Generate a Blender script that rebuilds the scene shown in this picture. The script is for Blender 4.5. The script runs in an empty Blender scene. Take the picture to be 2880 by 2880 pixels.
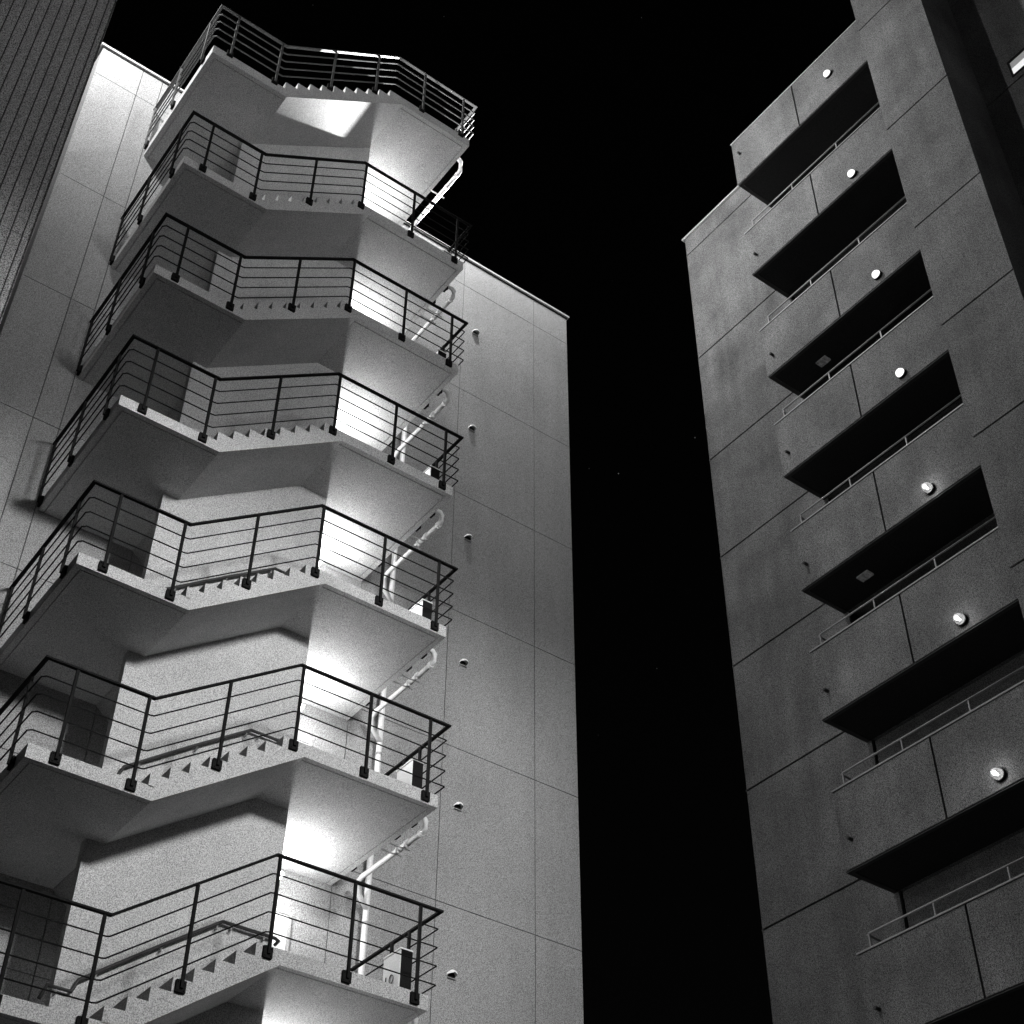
import bpy, math, random
from mathutils import Vector, Matrix
random.seed(7)
S = bpy.context.scene
COL = S.collection
R = math.radians

# ------------------------------------------------------------------ camera
F_PX = 4179.507
yaw, pitch, roll = 0.6325245, 0.73203149, 0.01091026
fw = Vector((math.sin(yaw)*math.cos(pitch), math.cos(yaw)*math.cos(pitch), math.sin(pitch)))
rt = Vector((math.cos(yaw), -math.sin(yaw), 0)); up = rt.cross(fw)
rt2 = rt*math.cos(roll)+up*math.sin(roll); up2 = -rt*math.sin(roll)+up*math.cos(roll)
cam_d = bpy.data.cameras.new('camera'); cam = bpy.data.objects.new('camera', cam_d); COL.objects.link(cam)
cam.matrix_world = Matrix(((rt2.x, up2.x, -fw.x, 0), (rt2.y, up2.y, -fw.y, 0), (rt2.z, up2.z, -fw.z, 1.6), (0, 0, 0, 1)))
cam_d.sensor_width = 36; cam_d.lens = 36*F_PX/2880; cam_d.clip_end = 3000; cam_d.clip_start = .1
S.camera = cam

# ------------------------------------------------------------------ world: clear night sky
W = bpy.data.worlds.new('World'); S.world = W; W.use_nodes = True
nt = W.node_tree; bg = nt.nodes['Background']
sky = nt.nodes.new('ShaderNodeTexSky'); sky.sky_type = 'NISHITA'; sky.sun_disc = False
sky.sun_elevation = R(2); sky.sun_rotation = R(200)
bw = nt.nodes.new('ShaderNodeRGBToBW'); nt.links.new(sky.outputs[0], bw.inputs[0])
nt.links.new(bw.outputs[0], bg.inputs[0]); bg.inputs[1].default_value = .00012
tc = nt.nodes.new('ShaderNodeTexCoord'); vo = nt.nodes.new('ShaderNodeTexVoronoi'); vo.inputs['Scale'].default_value = 70
nt.links.new(tc.outputs['Generated'], vo.inputs['Vector'])
lt = nt.nodes.new('ShaderNodeMath'); lt.operation = 'LESS_THAN'; lt.inputs[1].default_value = .028
nt.links.new(vo.outputs['Distance'], lt.inputs[0])
sp = nt.nodes.new('ShaderNodeSeparateColor'); nt.links.new(vo.outputs['Color'], sp.inputs[0])
pw = nt.nodes.new('ShaderNodeMath'); pw.operation = 'POWER'; pw.inputs[1].default_value = 9
nt.links.new(sp.outputs[0], pw.inputs[0])
mu = nt.nodes.new('ShaderNodeMath'); mu.operation = 'MULTIPLY'; nt.links.new(lt.outputs[0], mu.inputs[0]); nt.links.new(pw.outputs[0], mu.inputs[1])
bg2 = nt.nodes.new('ShaderNodeBackground'); nt.links.new(mu.outputs[0], bg2.inputs[0]); bg2.inputs[1].default_value = .012
ad = nt.nodes.new('ShaderNodeAddShader'); nt.links.new(bg.outputs[0], ad.inputs[0]); nt.links.new(bg2.outputs[0], ad.inputs[1])
nt.links.new(ad.outputs[0], nt.nodes['World Output'].inputs[0])

S.view_settings.view_transform = 'Standard'; S.view_settings.look = 'None'
S.view_settings.gamma = 1; S.view_settings.use_curve_mapping = False
S.view_settings.exposure = 3.0

# ------------------------------------------------------------------ lights
def lamp(name, kind, loc, watts, radius=.1, aim=None, size=None, blend=None):
    d = bpy.data.lights.new(name, kind); d.energy = watts; d.shadow_soft_size = radius; d.color = (1, 1, 1)
    o = bpy.data.objects.new(name, d); COL.objects.link(o); o.location = loc
    if aim is not None:
        o.rotation_euler = (Vector(aim)-Vector(loc)).to_track_quat('-Z', 'Y').to_euler()
    if size: d.spot_size = R(size); d.spot_blend = blend
    return o
# full cut-off flood above the added block behind the camera: nothing above its own height is lit
lamp('yard_light', 'SPOT', (8.8, -13, 18.8), 3700, 1.5, (8.8, -13, 0), 179.6, .06)
lamp('yard_light_spill', 'POINT', (8.6, -13, 18.3), 900, 1.4)
# roof floodlights hidden behind the corner of the ribbed building
lamp('roof_floodlight', 'SPOT', (1.0, 15.6, 30.2), 450, .12, (7.5, 17.8, 27.6), 140, 1)
# bare light added in mid-air above the top landing to lift the upper walls
lamp('added_top_light', 'POINT', (10.8, 15.9, 32.7), 430, .15)
# cowled floodlight standing on the roof edge near the right corner
lamp('roof_edge_light', 'SPOT', (13.72, 18.58, 29.42), 1900, .11, (7, 16.2, 28.4), 100, .6)
# weak moonlight
sun = lamp('moon', 'SUN', (0, 0, 60), .004, 0, None); sun.data.angle = R(.5)
sun.rotation_euler = (R(50), 0, R(-60))

# ------------------------------------------------------------------ materials
def mat(name, v, rough=.85, grain=0, gscale=70, blotch=0, bscale=.6, metal=0, emit=0, streak=0, bump=0, spec=.3):
    m = bpy.data.materials.new(name); m.use_nodes = True; n = m.node_tree; b = n.nodes['Principled BSDF']
    b.inputs['Roughness'].default_value = rough; b.inputs['Metallic'].default_value = metal
    b.inputs['Specular IOR Level'].default_value = spec
    b.inputs['Base Color'].default_value = (v, v, v, 1)
    if emit:
        b.inputs['Emission Color'].default_value = (1, 1, 1, 1); b.inputs['Emission Strength'].default_value = emit
    if grain or blotch or streak:
        tc = n.nodes.new('ShaderNodeNewGeometry'); cur = None
        def term(scale, amp, det, vecscale=None):
            nonlocal cur
            no = n.nodes.new('ShaderNodeTexNoise'); no.inputs['Scale'].default_value = scale; no.inputs['Detail'].default_value = det
            if vecscale:
                mp = n.nodes.new('ShaderNodeMapping'); mp.inputs['Scale'].default_value = vecscale
                n.links.new(tc.outputs['Position'], mp.inputs['Vector']); n.links.new(mp.outputs[0], no.inputs['Vector'])
            else:
                mp = n.nodes.new('ShaderNodeMapping'); mp.inputs['Rotation'].default_value = (.71, .43, 1.13); mp.inputs['Location'].default_value = (.137, .731, .377)
                n.links.new(tc.outputs['Position'], mp.inputs['Vector']); n.links.new(mp.outputs[0], no.inputs['Vector'])
            r = n.nodes.new('ShaderNodeMapRange'); r.inputs['From Min'].default_value = .33 if scale > 20 else .25; r.inputs['From Max'].default_value = .67 if scale > 20 else .75
            r.inputs['To Min'].default_value = 1-amp; r.inputs['To Max'].default_value = 1+amp; r.clamp = True
            n.links.new(no.outputs[0], r.inputs['Value'])
            if cur is None: cur = r.outputs[0]
            else:
                q = n.nodes.new('ShaderNodeMath'); q.operation = 'MULTIPLY'; n.links.new(cur, q.inputs[0]); n.links.new(r.outputs[0], q.inputs[1]); cur = q.outputs[0]
            return no
        g = None
        if grain: g = term(gscale, grain, 1.5)
        if blotch: term(bscale, blotch, 5)
        if streak: term(1.0, streak, 4, (3.2, 3.2, .25))
        q = n.nodes.new('ShaderNodeMath'); q.operation = 'MULTIPLY'; q.inputs[1].default_value = v; n.links.new(cur, q.inputs[0])
        cc = n.nodes.new('ShaderNodeCombineColor')
        for i in range(3): n.links.new(q.outputs[0], cc.inputs[i])
        n.links.new(cc.outputs[0], b.inputs['Base Color'])
        if bump and g:
            bp = n.nodes.new('ShaderNodeBump'); bp.inputs['Strength'].default_value = bump; bp.inputs['Distance'].default_value = .01
            n.links.new(g.outputs[0], bp.inputs['Height']); n.links.new(bp.outputs[0], b.inputs['Normal'])
    return m
M = dict(
    facade=mat('painted_panel', .25, .9, .55, 72, .12, .5, streak=.07),
    stair=mat('painted_concrete', .42, .85, .5, 72, .10, .8, streak=.06),
    right=mat('weathered_concrete', .125, .9, .85, 70, .34, .9, streak=.16),
    ribbed=mat('ribbed_cladding', .18, .7, 1.0, 66, .08, .6, metal=0),
    joint=mat('joint_sealant', .012, .9),
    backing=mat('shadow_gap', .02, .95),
    black=mat('black_painted_steel', .012, .8, .3, 60, spec=.05),
    dim=mat('worn_grey_paint', .035, .6, .3, 60),
    grey=mat('lit_painted_steel', .09, .5, .2, 60),  # lamplit copy of the railing paint, brightness mixed into its colour
    galv=mat('grey_painted_steel', .28, .5, .3, 80),
    white=mat('white_enamel', .75, .4, .12, 80),
    pipe=mat('pale_plastic_pipe', .62, .45, .15, 70, .08, 3),
    door=mat('painted_steel_door', .55, .5, .15, 60),
    cap=mat('pale_metal_coping', .4, .5, .2, 60),
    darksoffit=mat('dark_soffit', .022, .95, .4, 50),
    glass=mat('dark_glass', .01, .12),
    asphalt=mat('asphalt', .06, .95, .4, 40, .2, .4),
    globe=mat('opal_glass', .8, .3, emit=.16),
    bulb=mat('lit_bulb', .8, .3, emit=1.2),
    clear=mat('clear_globe', .4, .2, emit=.05),
    patch=mat('soffit_reflection_glow', .3, .6, .3, 30, .8, 9, emit=.0025),  # dim emission standing in for a faint reflection on the soffit
    lit=mat('lit_window_glass', .8, .3, emit=.10),
    lit2=mat('blind', .5, .6, emit=.022),
)

_m = M['clear']; _n = _m.node_tree; _t = _n.nodes.new('ShaderNodeBsdfTransparent'); _x = _n.nodes.new('ShaderNodeMixShader'); _x.inputs[0].default_value = .22
_n.links.new(_t.outputs[0], _x.inputs[1]); _n.links.new(_n.nodes['Principled BSDF'].outputs[0], _x.inputs[2]); _n.links.new(_x.outputs[0], _n.nodes['Material Output'].inputs['Surface'])
# ------------------------------------------------------------------ mesh helpers
class MB:
    def __init__(s): s.v = []; s.f = []
    def box(s, x0, x1, y0, y1, z0, z1):
        b = len(s.v)
        s.v += [(x0,y0,z0),(x1,y0,z0),(x1,y1,z0),(x0,y1,z0),(x0,y0,z1),(x1,y0,z1),(x1,y1,z1),(x0,y1,z1)]
        s.f += [tuple(b+i for i in q) for q in ((0,3,2,1),(4,5,6,7),(0,1,5,4),(1,2,6,5),(2,3,7,6),(3,0,4,7))]
        return s
    def prism(s, poly, y0, y1):          # poly in (x, z), counter-clockwise seen from -y
        b = len(s.v); n = len(poly)
        s.v += [(x, y0, z) for x, z in poly]+[(x, y1, z) for x, z in poly]
        s.f += [tuple(b+i for i in range(n)), tuple(b+n+i for i in reversed(range(n)))]
        for i in range(n):
            j = (i+1) % n; s.f.append((b+i, b+n+i, b+n+j, b+j))
        return s
    def prismz(s, poly, z0, z1):         # poly in (x, y)
        b = len(s.v); n = len(poly)
        s.v += [(x, y, z0) for x, y in poly]+[(x, y, z1) for x, y in poly]
        s.f += [tuple(b+i for i in reversed(range(n))), tuple(b+n+i for i in range(n))]
        for i in range(n):
            j = (i+1) % n; s.f.append((b+i, b+j, b+n+j, b+n+i))
        return s
    def tube(s, path, r, n=8, rz=None, caps=True):
        P = [Vector(p) for p in path]; rings = []
        for i, p in enumerate(P):
            if i == 0: d = (P[1]-P[0]).normalized(); k = 1
            elif i == len(P)-1: d = (P[-1]-P[-2]).normalized(); k = 1
            else:
                a = (P[i]-P[i-1]).normalized(); c = (P[i+1]-P[i]).normalized(); d = (a+c).normalized(); k = 1/max(.35, a.dot(d))
            ref = Vector((0, 0, 1)) if abs(d.z) < .95 else Vector((0, 1, 0))
            u = d.cross(ref).normalized(); w = u.cross(d).normalized()
            b = len(s.v)
            for j in range(n):
                t = 2*math.pi*(j+.5)/n
                s.v.append(tuple(p+u*(math.cos(t)*r*(k if abs(d.z) < .95 else 1))+w*(math.sin(t)*(rz or r)*(1 if n > 4 else 1))))
            rings.append(b)
        for a, c in zip(rings, rings[1:]):
            for j in range(n):
                m = (j+1) % n; s.f.append((a+j, a+m, c+m, c+j))
        if caps: s.f += [tuple(rings[0]+j for j in reversed(range(n))), tuple(rings[-1]+j for j in range(n))]
        return s
    def lathe(s, prof, c, axis='x', n=24):    # prof: (dist along axis, radius)
        b = len(s.v)
        for a, r in prof:
            for j in range(n):
                t = 2*math.pi*j/n; p, q = r*math.cos(t), r*math.sin(t)
                s.v.append((c[0]+a, c[1]+p, c[2]+q) if axis == 'x' else ((c[0]+p, c[1]+a, c[2]+q) if axis == 'y' else (c[0]+p, c[1]+q, c[2]+a)))
        for i in range(len(prof)-1):
            for j in range(n):
                m = (j+1) % n; s.f.append((b+i*n+j, b+i*n+m, b+(i+1)*n+m, b+(i+1)*n+j))
        s.f += [tuple(b+j for j in reversed(range(n))), tuple(b+(len(prof)-1)*n+j for j in range(n))]
        return s
    def mesh(s, name, m, smooth=False, bevel=0):
        me = bpy.data.meshes.new(name); me.from_pydata(s.v, [], s.f); me.validate(); me.materials.append(M[m])
        import bmesh
        bm = bmesh.new(); bm.from_mesh(me); bmesh.ops.recalc_face_normals(bm, faces=bm.faces)
        if bevel: bmesh.ops.bevel(bm, geom=[e for e in bm.edges], offset=bevel, segments=1, affect='EDGES')
        bm.to_mesh(me); bm.free()
        if smooth:
            for p in me.polygons: p.use_smooth = len(p.vertices) == 4
        return me
    def obj(s, name, m, parent=None, smooth=False, bevel=0):
        o = bpy.data.objects.new(name, s.mesh(name, m, smooth, bevel)); COL.objects.link(o)
        if parent: o.parent = parent
        return o
def empty(name, loc, label, cat, group=None):
    o = bpy.data.objects.new(name, None); COL.objects.link(o); o.location = loc; o.empty_display_size = .2
    o['label'] = label; o['category'] = cat
    if group: o['group'] = group
    return o
def part(src, loc, parent, name=None):
    o = bpy.data.objects.new(name or src.name, src); COL.objects.link(o); o.location = loc; o.parent = parent; return o
def structure(o): o['kind'] = 'structure'; return o
def tree_copy(src, delta):
    c = src.copy(); COL.objects.link(c); c.location = src.location+Vector(delta)
    def rec(a, b):
        for ch in list(a.children):
            k = ch.copy(); COL.objects.link(k); k.parent = b; rec(ch, k)
    rec(src, c); return c

# ------------------------------------------------------------------ ground
g = MB(); g.v = [(-400,-400,0),(400,-400,0),(400,400,0),(-400,400,0)]; g.f = [(0,1,2,3)]
structure(g.obj('ground', 'asphalt'))

# ------------------------------------------------------------------ unseen block and wing added behind the camera to shade ground and right building
OB = empty('light_blocker', (0, -8, 0), 'unseen light-blocking box added behind the viewpoint', 'building')
MB().box(-25, 30, -32, 0, 0, 16.5).obj('wall', 'facade', OB)
MB().box(10.95, 30, .01, 5, 0, 44).obj('side_blocker', 'facade', OB)

# ------------------------------------------------------------------ the pale apartment block that carries the stairs
YF = 18.18
PX = [2.84, 3.73, 4.175, 5.84, 7.86, 10.02, 11.905, 13.895, 14.885]
PZ = [.35, 3.92, 6.88, 9.83, 12.79, 15.745, 18.70, 21.655, 24.62, 28.03, 28.93]
BLD = empty('apartment_building', (9, YF, 0), 'pale apartment block with recessed panel joints carrying the outside staircase', 'building')
bo = Vector((9, YF, 0))
def loc(mb, off): mb.v = [(x-off[0], y-off[1], z-off[2]) for x, y, z in mb.v]; return mb
loc(MB().box(PX[0]+.02, PX[-1]-.02, YF+.075, YF+12, 0, 28.9), bo).obj('wall', 'facade', BLD)
loc(MB().box(PX[0]+.03, PX[-1]-.03, YF+.03, YF+.074, .3, 28.9), bo).obj('joint_backing', 'joint', BLD)
DOOR = (8.48, 9.38); RF = [6.72-5.92, 6.72-2.96, 6.72, 9.67, 12.63, 15.62, 18.56, 21.55, 24.53]   # right landing floors
G = .007
for i in range(len(PX)-1):
    for j in range(len(PZ)-1):
        g_ = G if PX[i] not in (4.175,) else .004
        loc(MB().box(PX[i]+G, PX[i+1]-G, YF, YF+.029, PZ[j]+G, PZ[j+1]-G), bo).obj('wall_panel', 'facade', BLD)
# side return and coping
loc(MB().box(PX[0]-.01, PX[0]+.018, YF+.004, YF+12, .3, 28.93), bo).obj('side_wall', 'facade', BLD)
loc(MB().box(PX[0]-.07, PX[-1]+.05, YF-.05, YF+.30, 28.965, 29.02), bo).obj('parapet_cap', 'cap', BLD)
loc(MB().box(PX[0]-.02, PX[-1]+.0, YF-.015, YF+.22, 28.93, 28.963), bo).obj('coping_shadow_strip', 'joint', BLD)
for z in RF:                          # doors on to the landings
    d = loc(MB().box(DOOR[0]+.05, DOOR[1]-.05, YF-.03, YF-.002, z+.01, z+2.05), bo).obj('door', 'door', BLD)
    loc(MB().box(DOOR[0], DOOR[0]+.05, YF-.045, YF-.002, z, z+2.1).box(DOOR[1]-.05, DOOR[1], YF-.045, YF-.002, z, z+2.1).box(DOOR[0]+.05, DOOR[1]-.05, YF-.045, YF-.002, z+2.05, z+2.1), bo).obj('door_frame', 'galv', d)
    loc(MB().tube([(DOOR[1]-.12, YF-.03, z+1.0), (DOOR[1]-.12, YF-.08, z+1.0), (DOOR[1]-.24, YF-.08, z+1.0)], .011, 6), bo).obj('handle', 'black', d)

# small cowled roof lamp poking above the coping
rv = empty('roof_lamp', (13.98, YF+.42, 29.03), 'small cowled floodlight standing on the roof edge near the right corner', 'lamp')
MB().tube([(0, .1, -.1), (0, .1, .28)], .02, 8).obj('post', 'galv', rv)
MB().lathe([(-.02, .085), (0, .11), (.16, .14), (.30, .14), (.34, .10)], (.0, 0, .12), 'z', 16).obj('cowl', 'galv', rv, True)

# hooded wall vents
def vent():
    o = empty('wall_vent', (12.25, YF, 26.60), 'x', 'vent', 'hooded vents in a column up the pale wall')
    prof = []
    b = MB(); n = 10                   # quarter-dome hood, open below
    for k in range(n+1):
        t = math.pi*k/n
        for y, r in ((0, .08), (-.07, .076), (-.105, .055)):
            b.v.append((r*math.cos(t), y, r*math.sin(t)-.01))
    for k in range(n):
        for q in range(2):
            a = k*3+q; b.f.append((a, a+3, a+4, a+1))
    c = len(b.v); b.v.append((0, -.113, .015))
    for k in range(n): b.f.append((k*3+2, k*3+5, c))
    h = b.obj('hood', 'white', o, True)
    MB().box(-.06, .06, -.012, -.002, -.05, .045).obj('grille', 'black', o)
    MB().box(-.08, .08, -.04, -.002, -.065, -.054).obj('sill', 'galv', o)
    return o
v0 = vent(); names = ['topmost', 'second from the top', 'third from the top', 'fourth from the top', 'fifth from the top', 'sixth from the top']
for i, z in enumerate((26.60, 23.59, 20.57, 17.57, 14.60, 11.63)):
    o = v0 if i == 0 else tree_copy(v0, (0, 0, z-26.60))
    o['label'] = 'small hooded vent on the pale wall right of the stairs, '+names[i]

# ------------------------------------------------------------------ the outside staircase
Y0, YS0, YS1 = 15.33, 16.65, 16.80
XL, XA, XB, XR = 4.22, 5.77, 7.50, 10.0
ST = empty('outside_staircase', (7, 16.7, 0), 'pale concrete outside staircase with black railings zigzagging up the block', 'staircase')
so = Vector((7, 16.7, 0))
RS = [28.44, 24.33, 21.38, 18.37, 15.42, 12.43, 9.49, 6.53, 3.57]     # right landing soffits
LS = [26.36, 22.87, 19.93, 16.95, 13.975, 11.03, 8.06, 5.10, 2.14]    # half landings, one below each right landing
TH = .195
def slab(x0, x1, z, th):
    """landing: structural slab, with soffit lining split by a drip groove"""
    m = MB().box(x0, x1, Y0, YF-.004, z+.022, z+th)
    e, gr = .085, .018
    m.box(x0+e+gr, x1-e-gr if x1 > 9 else x1, Y0+e+gr, YF-.004, z, z+.021)
    m.box(x0, x1, Y0, Y0+e, z, z+.021)
    if x1 > 9: m.box(x1-e, x1, Y0+e, YF-.004, z, z+.021)
    else: m.box(x0, x0+e, Y0+e, YF-.004, z, z+.021)
    return loc(m, so).obj('landing', 'stair', ST)
def slabR(x0, x1, z, th):
    m = MB().box(x0, x1, Y0, YF-.004, z+.022, z+th); e, gr = .085, .018
    m.box(x0, x1-e-gr, Y0+e+gr, YF-.004, z, z+.021).box(x0, x1, Y0, Y0+e, z, z+.021).box(x1-e, x1, Y0+e, YF-.004, z, z+.021)
    return loc(m, so).obj('landing', 'stair', ST)
def slabL(x0, x1, z, th):
    m = MB().box(x0, x1, Y0, YF-.004, z+.022, z+th); e, gr = .085, .018
    m.box(x0+e+gr, x1, Y0+e+gr, YF-.004, z, z+.021).box(x0, x1, Y0, Y0+e, z, z+.021).box(x0, x0+e, Y0+e, YF-.004, z, z+.021)
    return loc(m, so).obj('landing', 'stair', ST)
def flight(xa, za, n, run, rise, xb0, zb0, xb1, zb1, y0, y1, up=1, xend=None):
    """sloping slab from (xb0,zb0) to (xb1,zb1) below, steps as sub-parts. up=1 rises to +x"""
    # carriage: below the step noses
    top0 = (xa, za-.012); top1 = (xa+up*run*(n-1), za+rise*(n-1)-.012)
    poly = [(xb0, zb0), (xb1, zb1), (xb1, top1[1]+.0), top1, top0, (xb0, top0[1])]
    if up < 0: poly = list(reversed(poly))
    f = loc(MB().prism(poly, y0, y1), so).obj('flight', 'stair', ST)
    for i in range(n):
        x0 = xa+up*run*i; z0 = za+rise*i
        x1 = x0+up*run if i < n-1 else xb1
        if up > 0: p = [(x0, z0-.011), (x1, z0+(rise if i < n-1 else rise)-.0115-.0), (x1, z0+rise), (x0, z0+rise)]
        else: p = [(x0, z0-.011), (x0, z0+rise), (x1, z0+rise), (x1, z0+rise-.0115)]
        if i == n-1 and up > 0: p = [(x0, z0-.011), (x1, z0-.011), (x1, z0+rise), (x0, z0+rise)]
        if i == n-1 and up < 0: p = [(x0, z0-.011), (x0, z0+rise), (x1, z0+rise), (x1, z0-.011)]
        loc(MB().prism(p, y0+.0, y1), so).obj('step', 'stair', f)
    return f
# ---- railings
YR, XLR, XRR = 15.275, 4.165, 10.065
RM = ['black']
def plate_post(rail, x, y, zb, zt, face):
    """post with its base plate bolted to the slab edge; face 'y' front, 'l' left side, 'r' right side"""
    w = .019
    p = MB().box(x-w, x+w, y-w, y+w, zb+.05, zt)
    p = loc(p, so).obj('post', RM[0], rail)
    q = MB()
    if face == 'y':
        q.box(x-.063, x+.063, y+.012, Y0-.002, zb+.005, zb+.15)
        for a in (-.04, .04):
            for c in (.03, .125): q.tube([(x+a, y+.014, zb+c), (x+a, y+.0, zb+c)], .011, 6)
    elif face == 'l': q.box(x+.012, XL-.002, y-.063, y+.063, zb+.005, zb+.15)
    else: q.box(XR+.002, x-.012, y-.063, y+.063, zb+.005, zb+.15)
    loc(q, so).obj('base_plate', 'black', rail)
def railing(k, zl, zr, xb, xc, dz, posts):
    """one storey of railing: left side, front of the half landing, along the flight, right landing, right side"""
    rail = bpy.data.objects.new('railing', None); COL.objects.link(rail); rail.parent = ST; rail.location = (0, 0, 0)
    RM[0] = 'grey' if k == 0 else 'black'  # top storey takes the lightened, lit-looking copy of the railing paint
    hs = (.34+dz, .60+dz, .855+dz, 1.115+dz)
    for h in hs:
        pth = [(XLR, 18.16, zl+h), (XLR, YR+.05, zl+h), (XLR+.05, YR, zl+h), (xb-.02, YR, zl+h), (xb+.03, YR, zl+h+.01),
               (xc-.03, YR, zr+h-.01), (xc+.02, YR, zr+h), (XRR-.01, YR, zr+h), (XRR, YR+.01, zr+h), (XRR, 18.16, zr+h)]
        loc(MB().tube(pth, .0135 if k == 0 else .0105, 6), so).obj('rail', RM[0], rail)
    h = 1.375+dz
    pth = [(XLR, 18.16, zl+h), (XLR, YR, zl+h), (xb, YR, zl+h), (xc, YR, zr+h), (XRR+.03, YR, zr+h), (XRR+.03, 18.16, zr+h)]
    loc(MB().tube(pth, .038, 4, .02), so).obj('top_rail', RM[0], rail)
    m_ = (zr-zl)/(xc-xb)
    for x in posts:
        z = zl if x <= xb else (zr if x >= xc else zl+(x-xb)*m_)
        plate_post(rail, x, YR, z+.02+dz, z+h-.02, 'y')
    for y in (15.72, 16.95, 18.08): plate_post(rail, XLR, y, zl+.02+dz, zl+h-.02, 'l')
    for y in (15.98, 16.41, 17.6): plate_post(rail, XRR, y, zr+.02+dz, zr+h-.02, 'r')
    return rail
for k in range(9):
    zr, zl = RS[k], LS[k]
    if k == 0:
        xr0 = 8.31; slabR(xr0, XR, zr, .235); slabL(XL, 5.81, zl, .235)
        flight(5.74, zl+.235, 10, .25, (zr-zl)/10, 5.81, zl, xr0, zr, Y0, YS0-.002)
        railing(k, zl, zr, 5.60, 8.09, .13, (4.55, 5.51, 6.65, 7.63, 8.77, 9.77))
    else:
        slabR(7.84, XR, zr, TH+.005); slabL(XL, 5.85, zl, TH)
        flight(5.77, zl+TH, 8, .2465, (zr+TH+.005-zl-TH)/8, 5.85, zl, 7.84, zr, Y0, YS0-.002)
        railing(k, zl, zr, 5.62, 7.60, 0, (4.57, 5.545, 6.605, 7.645, 8.76, 9.775))
    # inner flight: from the right landing one storey below up to this half landing
    if k < 8:
        zb = RS[k+1]; t0 = zb+TH+.005; t1 = zl+(.235 if k == 0 else TH); n = 10 if k == 0 else 8
        run = 1.73/(n-1)
        flight(7.55, t0, n, run, (t1-t0)/n, 7.84, zb, 5.85, zl, YS1+.002, YF-.004, -1)
# the spine wall between the flights: its top follows the uppermost flight
sw = MB().prism([(5.60, 0), (8.36, 0), (8.36, RS[0]-.002), (8.31, RS[0]-.002), (5.81, LS[0]-.0), (5.60, LS[0]-.002)], YS0, YS1)
loc(sw, so).obj('spine_wall', 'stair', ST)
# wall handrails on the spine wall
for k in range(1, 9):
    dz = RS[k]-RS[5]; y = YS0-.075
    hr = loc(MB().tube([(5.44, y, 11.80+dz), (5.50, y, 11.98+dz), (5.80, y, 11.98+dz), (5.86, y, 12.14+dz), (6.79, y, 12.84+dz), (7.585, y, 13.41+dz), (8.36, y, 13.41+dz), (8.43, y+.03, 13.40+dz), (8.43, y+.12, 13.38+dz)], .024, 8), so).obj('handrail', 'dim', ST, True)
    for x, z in ((5.62, 11.98), (6.06, 12.29), (6.82, 12.86), (7.52, 13.365), (7.72, 13.41), (8.2, 13.41)):
        loc(MB().tube([(x, y, z+dz-.015), (x, y, z+dz-.07), (x, YS0-.002, z+dz-.08)], .009, 6).lathe([(0, .03), (-.01, .03)], (x, YS0-.002, z+dz-.08), 'y', 10), so).obj('bracket', 'galv', hr)

# ------------------------------------------------------------------ things on the landings
order = ['topmost', 'second', 'third', 'fourth', 'fifth', 'sixth', 'seventh', 'eighth', 'ninth']
def cabinet():
    o = empty('wall_cabinet', (9.97, 16.05, RS[0]), 'x', 'cabinet', 'small metal cabinets on the right landings')
    MB().box(-.095, .08, -.205, .215, .43, 1.0).obj('body', 'black', o)
    MB().box(-.108, -.096, -.20, .21, .44, .985).obj('door', 'white', o)
    MB().box(-.115, .085, -.21, .22, 1.001, 1.02).obj('lid', 'white', o)
    MB().box(-.112, -.109, .115, .14, .56, .71).obj('slot', 'black', o)
    b = MB()
    for i in range(20):
        t = 2*math.pi*i/20; t2 = 2*math.pi*(i+1)/20
    ring = [(-.115, -.01+.045*math.cos(2*math.pi*i/20), .635+.062*math.sin(2*math.pi*i/20)) for i in range(21)]
    b.tube(ring, .006, 5, caps=False); b.obj('ring', 'black', o)
    MB().box(-.10, .05, -.20, -.17, .20, .425).obj('leg', 'galv', o); MB().box(-.10, .05, .17, .20, .20, .425).obj('leg', 'galv', o)
    return o
c0 = cabinet(); L_lamp = []
def landing_lamp(x, y, z, lab):
    o = empty('wall_lamp', (x, y, z), lab, 'lamp', 'lamps above the landing doors')
    MB().box(-.12, .12, -.40, -.002, .10, .14).obj('bracket', 'galv', o)
    MB().box(-.10, .10, -.40, -.20, .065, .099).obj('housing', 'galv', o)
    MB().box(-.09, .09, -.38, -.22, .03, .064).obj('diffuser', 'bulb', o, bevel=.01)
    lamp('door_lamp_light', 'POINT', (x, y-.42, z+.08), 24, .09)
    return o
for k in range(9):
    o = c0 if k == 0 else tree_copy(c0, (0, 0, RS[k]-RS[0]))
    o['label'] = 'small metal cabinet with ring latch on the %s right-hand landing from the top' % order[k] if k else 'small metal cabinet on the topmost right-hand landing of the outside stairs'
for k in range(1, 9):
    landing_lamp(8.87, YF-.002, RS[k]+TH+(3.25 if k == 1 else 2.32), 'white wall lamp over the landing door behind the spine wall, %s storey from the top' % order[k])

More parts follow.
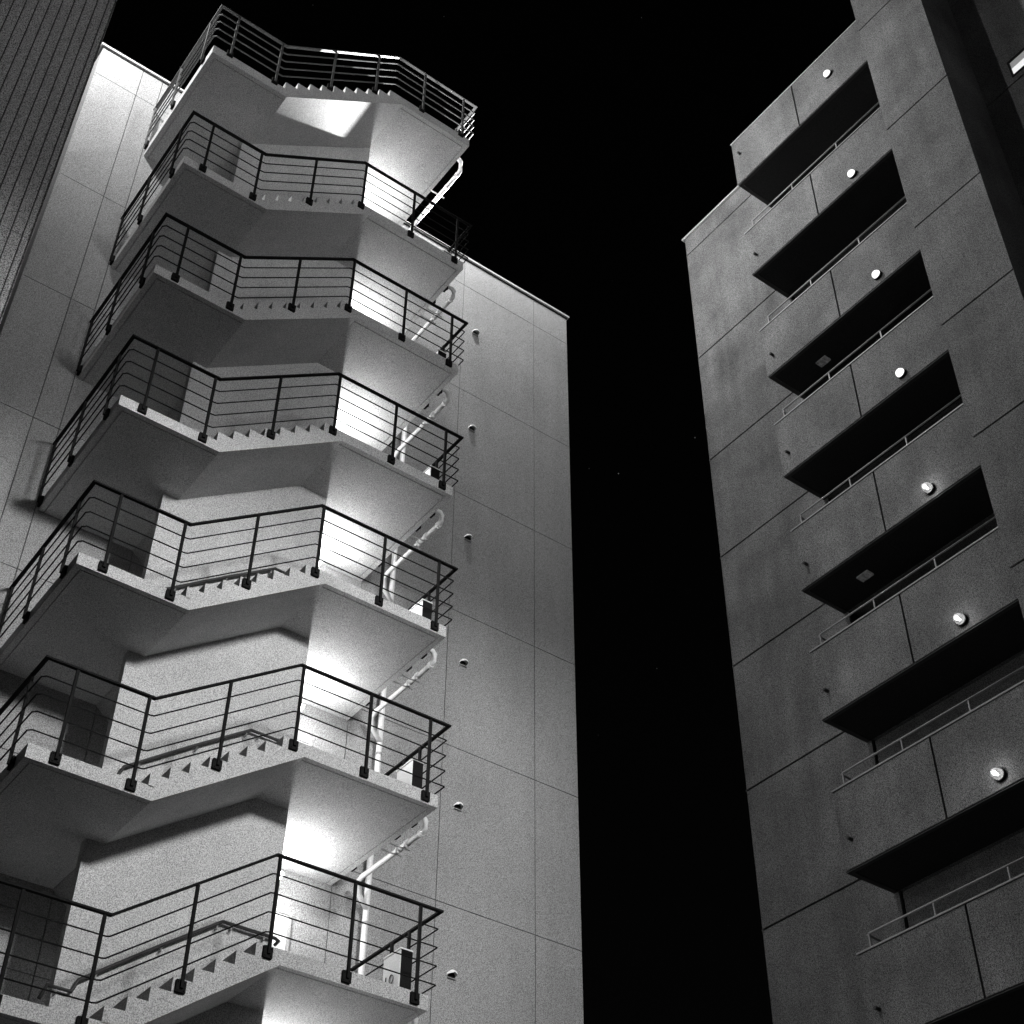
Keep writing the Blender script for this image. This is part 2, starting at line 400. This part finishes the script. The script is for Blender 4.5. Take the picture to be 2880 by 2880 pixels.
# drain pipes under the right landings and the riser on the wall
def drain(z, k):
    top = k == 0; m = 'white' if top else 'pipe'
    o = empty('drain_pipe', (10.27, 16.8, z), 'white drain pipe beside the topmost right-hand landing against the sky' if top else 'pale drain pipe beside the edge of the %s right-hand landing from the top' % order[k], 'pipe', 'drain pipes beside the right-hand landings')
    oo = Vector((10.27, 16.8, z)); x = 10.27; h = .5 if top else .24
    end = [(x, 17.88, z+.15), (x, 18.02, z+.05), (x, 18.04, z-.2)] if top else [(x, 17.72, z+.05), (x+.02, 17.86, z+.03), (x+.12, 18.0, z-.10), (x+.30, 18.03, z-.28)]
    zz = .14 if top else .065
    loc(MB().tube([(x-.25, 16.03, z+h+.02), (x-.05, 16.03, z+h+.01), (x, 16.04, z+h-.04), (x, 16.05, z+zz+.04), (x, 16.09, z+zz)]+end, .045 if top else .042, 10), oo).obj('pipe', m, o, True)
    for y in (16.15, 16.55, 17.3) if top else (16.14, 16.50, 16.72): loc(MB().lathe([(-.03, .055), (.03, .055)], (x, y, z+zz), 'y', 12), oo).obj('coupling', m, o, True)
    for y in (16.80,) if top else (16.58, 16.80): loc(MB().box(XR+.003, x+.10, y-.014, y+.014, z+zz-.062, z+zz-.052).box(x-.012, x+.012, y-.013, y+.013, z+zz-.051, z+zz-.04), oo).obj('bracket', 'white' if top else 'galv', o)
for k in range(0, 9): drain(RS[k], k)
o = empty('downpipe', (10.57, 18.05, 0), 'pale vertical downpipe clipped to the wall right of the landings', 'pipe')
MB().tube([(0, 0, .1), (0, 0, 24.0)], .05, 12).obj('pipe', 'pipe', o, True)
for k in range(1, 9):
    for dz in (-.5, -1.6): MB().lathe([(-.02, .058), (.02, .058)], (0, 0, RS[k]+dz), 'z', 12).box(-.015, .015, 0, .12, RS[k]+dz-.015, RS[k]+dz+.015).obj('clip', 'galv', o)

# ------------------------------------------------------------------ ribbed building, far left
YC = 14.4; XC = 2.19
RB = empty('ribbed_building', (0, YC, 0), 'dark building clad in vertical ribbed panels filling the left edge', 'building')
ro = Vector((0, YC, 0))
loc(MB().box(-9, XC-.03, YC+.03, YC+.5, 0, 34), ro).obj('wall', 'backing', RB)
edges = [2.19, 2.07]
x = 2.07
while x > -2.6: x -= .1655; edges.append(x)
seams = [(0, 9.0), (9.0, 18.2), (18.2, 27.4), (27.4, 34)]
pm = {}
for a, b_ in zip(edges, edges[1:]):
    w = round(a-b_, 4)
    off = random.choice((-.6, 0, 0, .35))
    for i, (z0, z1) in enumerate(seams):
        key = (w, i)
        if key not in pm:
            q = MB().prismz([(G*1.3, 0.0), (w-G*1.3, 0), (w-G*1.3, .028), (G*1.3, .028)], z0+.004, z1-.004)
            pm[key] = q.mesh('cladding_panel', 'ribbed')
        part(pm[key], (b_, 0, 0), RB, 'cladding_panel')
loc(MB().box(XC-.028, XC, YC+.0, YC+.5, 0, 34), ro).obj('corner_trim', 'ribbed', RB)

# ------------------------------------------------------------------ right-hand building
XW, XBF, XP = 18.44, 17.30, 17.18
RBD = empty('balcony_building', (XW, 12, 0), 'grey concrete block with stacked balconies leaning over the right side', 'building')
bo = Vector((XW, 12, 0))
YE, YO, YP0, YP1 = 17.40, 14.24, 9.975, 8.31
BB = [32.08, 28.61, 25.16, 22.21, 19.26, 16.34, 13.40, 10.53, 7.58, 4.63]     # balcony soffits
BT = [33.83, 30.17, 26.70, 23.74, 20.79, 17.86, 14.93, 12.02, 9.07, 6.12]     # parapet tops
JZ = [33.25, 29.19, 25.68, 22.72, 19.77, 16.82, 13.93, 11.0, 8.05, 5.1, 2.1]
JP = [33.14, 29.10, 25.68, 22.74, 19.80, 16.86, 13.93, 11.0, 8.05, 5.1, 2.1]
TOPW = 33.93
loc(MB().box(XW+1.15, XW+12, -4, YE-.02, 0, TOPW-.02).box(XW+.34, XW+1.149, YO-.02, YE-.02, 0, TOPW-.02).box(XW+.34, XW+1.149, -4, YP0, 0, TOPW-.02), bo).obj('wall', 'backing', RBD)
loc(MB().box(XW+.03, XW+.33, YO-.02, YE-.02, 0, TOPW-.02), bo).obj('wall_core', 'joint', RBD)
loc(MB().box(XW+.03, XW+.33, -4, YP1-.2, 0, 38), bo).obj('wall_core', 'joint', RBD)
zz = [.2]+JZ[::-1]+[TOPW]
for z0, z1 in zip(zz, zz[1:]):
    loc(MB().box(XW, XW+.029, YO, YE, z0+.022, z1-.022), bo).obj('wall_panel', 'right', RBD)
loc(MB().box(XW-.05, XW+.35, YO-1, YE+.06, TOPW+.012, TOPW+.07), bo).obj('parapet_cap', 'cap', RBD)
loc(MB().box(XW-.0, XW+12, YE-.018, YE+.0, .2, TOPW-.01), bo).obj('end_wall', 'right', RBD)
# recessed wall right of the pilaster, with the slot window
zp = [.2]+JP[::-1]+[38]
wy0, wy1, wz0, wz1 = 5.6, 7.57, 29.27, 29.83
for z0, z1 in zip(zp, zp[1:]):
    if z0 < wz0 < z1:
        loc(MB().box(XW, XW+.029, -4, YP1, z0+.022, wz0), bo).obj('wall_panel', 'right', RBD)
        loc(MB().box(XW, XW+.029, wy1, YP1, wz0+.001, wz1), bo).obj('wall_panel', 'right', RBD)
        loc(MB().box(XW, XW+.029, -4, wy0, wz0+.001, wz1), bo).obj('wall_panel', 'right', RBD)
        loc(MB().box(XW, XW+.029, -4, YP1, wz1+.001, z1-.022), bo).obj('wall_panel', 'right', RBD)
    else:
        loc(MB().box(XW, XW+.029, -4, YP1, z0+.022, z1-.022), bo).obj('wall_panel', 'right', RBD)
wn = loc(MB().box(XW-.02, XW+.028, wy0, wy1, wz0+.002, wz0+.05).box(XW-.02, XW+.028, wy0, wy1, wz1-.05, wz1-.002).box(XW-.02, XW+.028, wy1-.04, wy1-.001, wz0+.051, wz1-.051).box(XW-.02, XW+.028, wy0+.001, wy0+.04, wz0+.051, wz1-.051), bo).obj('window', 'backing', RBD)
loc(MB().box(XW+.012, XW+.022, wy0+.041, wy1-.041, wz0+.052, wz0+.30), bo).obj('pane', 'lit', wn)
loc(MB().box(XW+.012, XW+.022, wy0+.041, wy1-.041, wz0+.31, wz1-.052), bo).obj('blind', 'lit2', wn)
# pilaster
loc(MB().box(XP+.03, XW+.4, YP1+.02, YP0-.02, 0, 38), bo).obj('pilaster_core', 'joint', RBD)
for z0, z1 in zip(zp, zp[1:]):
    loc(MB().box(XP, XP+.029, YP1, YP0, z0+.022, z1-.022), bo).obj('pilaster_panel', 'right', RBD)
loc(MB().box(XP+.03, XW-.002, YP0-.019, YP0, 0, 38), bo).obj('pilaster_side', 'right', RBD)
loc(MB().box(XP+.03, XW-.002, YP1, YP1+.019, 0, 38), bo).obj('pilaster_side', 'right', RBD)
# openings behind the balconies: floor bands and dark glazed doors
for i, (zb, zt) in enumerate(zip(BB, BT)):
    nxt = BB[i-1] if i else None
    # wall band at slab height
    loc(MB().box(XW, XW+1.14, YP0+.001, YO-.022, zb+.0, zb+.2), bo).obj('floor_band', 'right', RBD)
    if nxt: loc(MB().box(XW+(1.0 if i < 6 else .06), XW+1.14, YP0+.002, YO-.022, zb+.21, nxt-.012), bo).obj('wall_panel', 'right', RBD)
loc(MB().box(XW, XW+.3, YP0+.001, YO-.001, 32.7, TOPW-.02), bo).obj('floor_band', 'right', RBD)
# balconies
for i, (zb, zt) in enumerate(zip(BB, BT)):
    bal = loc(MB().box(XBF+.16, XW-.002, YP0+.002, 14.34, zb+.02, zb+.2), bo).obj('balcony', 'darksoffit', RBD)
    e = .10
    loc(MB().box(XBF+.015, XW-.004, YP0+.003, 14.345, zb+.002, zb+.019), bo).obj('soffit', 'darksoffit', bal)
    loc(MB().box(XBF+.03, XBF+.12, YP0+.002, 14.33, zb+.02, zt-.046), bo).obj('parapet_core', 'joint', bal)
    loc(MB().box(XBF, XBF+.029, YP0+.002, 12.215-.02, zb+.02, zt-.046), bo).obj('parapet_panel', 'right', bal)
    loc(MB().box(XBF, XBF+.029, 12.215+.02, 14.35, zb+.02, zt-.046), bo).obj('parapet_panel', 'right', bal)
    loc(MB().box(XBF+.03, XW-.002, 14.335, 14.35, zb+.02, zt-.046), bo).obj('end_panel', 'right', bal)
    loc(MB().box(XBF-.014, XBF+.17, YP0+.002, 14.375, zt-.028, zt), bo).obj('coping', 'galv' if i else 'cap', bal)
    loc(MB().box(XBF+.004, XBF+.15, YP0+.002, 14.345, zt-.045, zt-.029), bo).obj('coping_gap', 'backing', bal)
    if i:
        h = .262+.0027*(zt-12); xr = XBF+.07
        hrr = loc(MB().tube([(xr, YP0+.003, zt+h), (xr, 14.12, zt+h), (xr+.03, 14.18, zt+h), (xr+.35, 14.2, zt+h)], .019, 8), bo).obj('handrail', 'galv', bal, True)
        for y in (11.41, 12.82, 14.13): loc(MB().box(xr-.012, xr+.012, y-.012, y+.012, zt+.001, zt+h-.01), bo).obj('post', 'galv', hrr)
    # soffit lining with a raised rim, loggia doors behind
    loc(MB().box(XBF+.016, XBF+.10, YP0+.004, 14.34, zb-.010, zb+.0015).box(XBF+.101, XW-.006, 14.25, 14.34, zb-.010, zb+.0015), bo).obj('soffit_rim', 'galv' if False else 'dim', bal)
    if 0 < i < 7:
        xg = XW+.93
        for y0_, y1_ in ((10.15, 11.4), (11.5, 12.75)):
            wd = MB()
            wd.box(xg, xg+.05, y0_, y1_, zb+.22, zb+.30).box(xg, xg+.05, y0_, y1_, zb+2.2, zb+2.27).box(xg, xg+.05, y0_, y0_+.06, zb+.301, zb+2.199).box(xg, xg+.05, y1_-.06, y1_, zb+.301, zb+2.199)
            wd = loc(wd, bo).obj('door', 'galv', bal)
            loc(MB().box(xg+.015, xg+.03, y0_+.061, y1_-.061, zb+.301, zb+2.199), bo).obj('pane', 'glass', wd)
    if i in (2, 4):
        loc(MB().box(17.80, 17.98, 13.15, 13.42, zb-.05, zb-.011), bo).obj('soffit_glow_plate', 'patch', bal)  # added glowing plate in place of a faint reflection
    # overflow spout near the left end
    dz = .5 if i else 1.05
    loc(MB().lathe([(0, .032), (-.10, .032), (-.10, .022)], (XBF, 14.11, zb+dz), 'x', 10), bo).obj('spout', 'dim', bal, True)
# round lamps on the parapets
lampn = ['topmost', 'second highest', 'third highest', 'fourth highest', 'fifth highest', 'sixth highest', 'lowest']
def globe(i, z):
    lit = i >= 4
    o = empty('balcony_lamp', (XBF, 11.11, z), '', 'lamp', 'round lamps on the balcony parapets')
    o['label'] = ('glowing clear round lamp on a balcony parapet, %s in the column' if lit else 'round white lamp on a balcony parapet, %s in the column') % lampn[i]
    MB().lathe([(-.001, .105), (-.05, .105), (-.055, .09)], (0, 0, 0), 'x', 24).obj('base', 'black', o, True)
    prof = []
    if lit:
        for a in range(0, 10): t = math.pi/2*a/9.2; prof.append((-.056-.15*math.sin(t), .09*math.cos(t)+.001))
        MB().lathe(prof, (0, 0, 0), 'x', 24).obj('globe', 'clear', o, True)
        MB().lathe([(-.06, .02), (-.11, .02), (-.12, .03), (-.14, .034), (-.155, .03), (-.165, .012)], (0, .012, .0), 'x', 14).obj('bulb', 'bulb', o, True)
        lamp('balcony_lamp_light', 'POINT', (XBF-.19, 11.11, z), .55, .03)
    else:
        for a in range(0, 10): t = math.pi/2*a/9.2; prof.append((-.056-.09*math.sin(t), .092*math.cos(t)+.001))
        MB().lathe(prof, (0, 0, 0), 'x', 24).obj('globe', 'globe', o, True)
for i, z in enumerate((32.85, 28.86, 25.40, 22.47, 19.48, 16.56, 13.63)): globe(i, z)
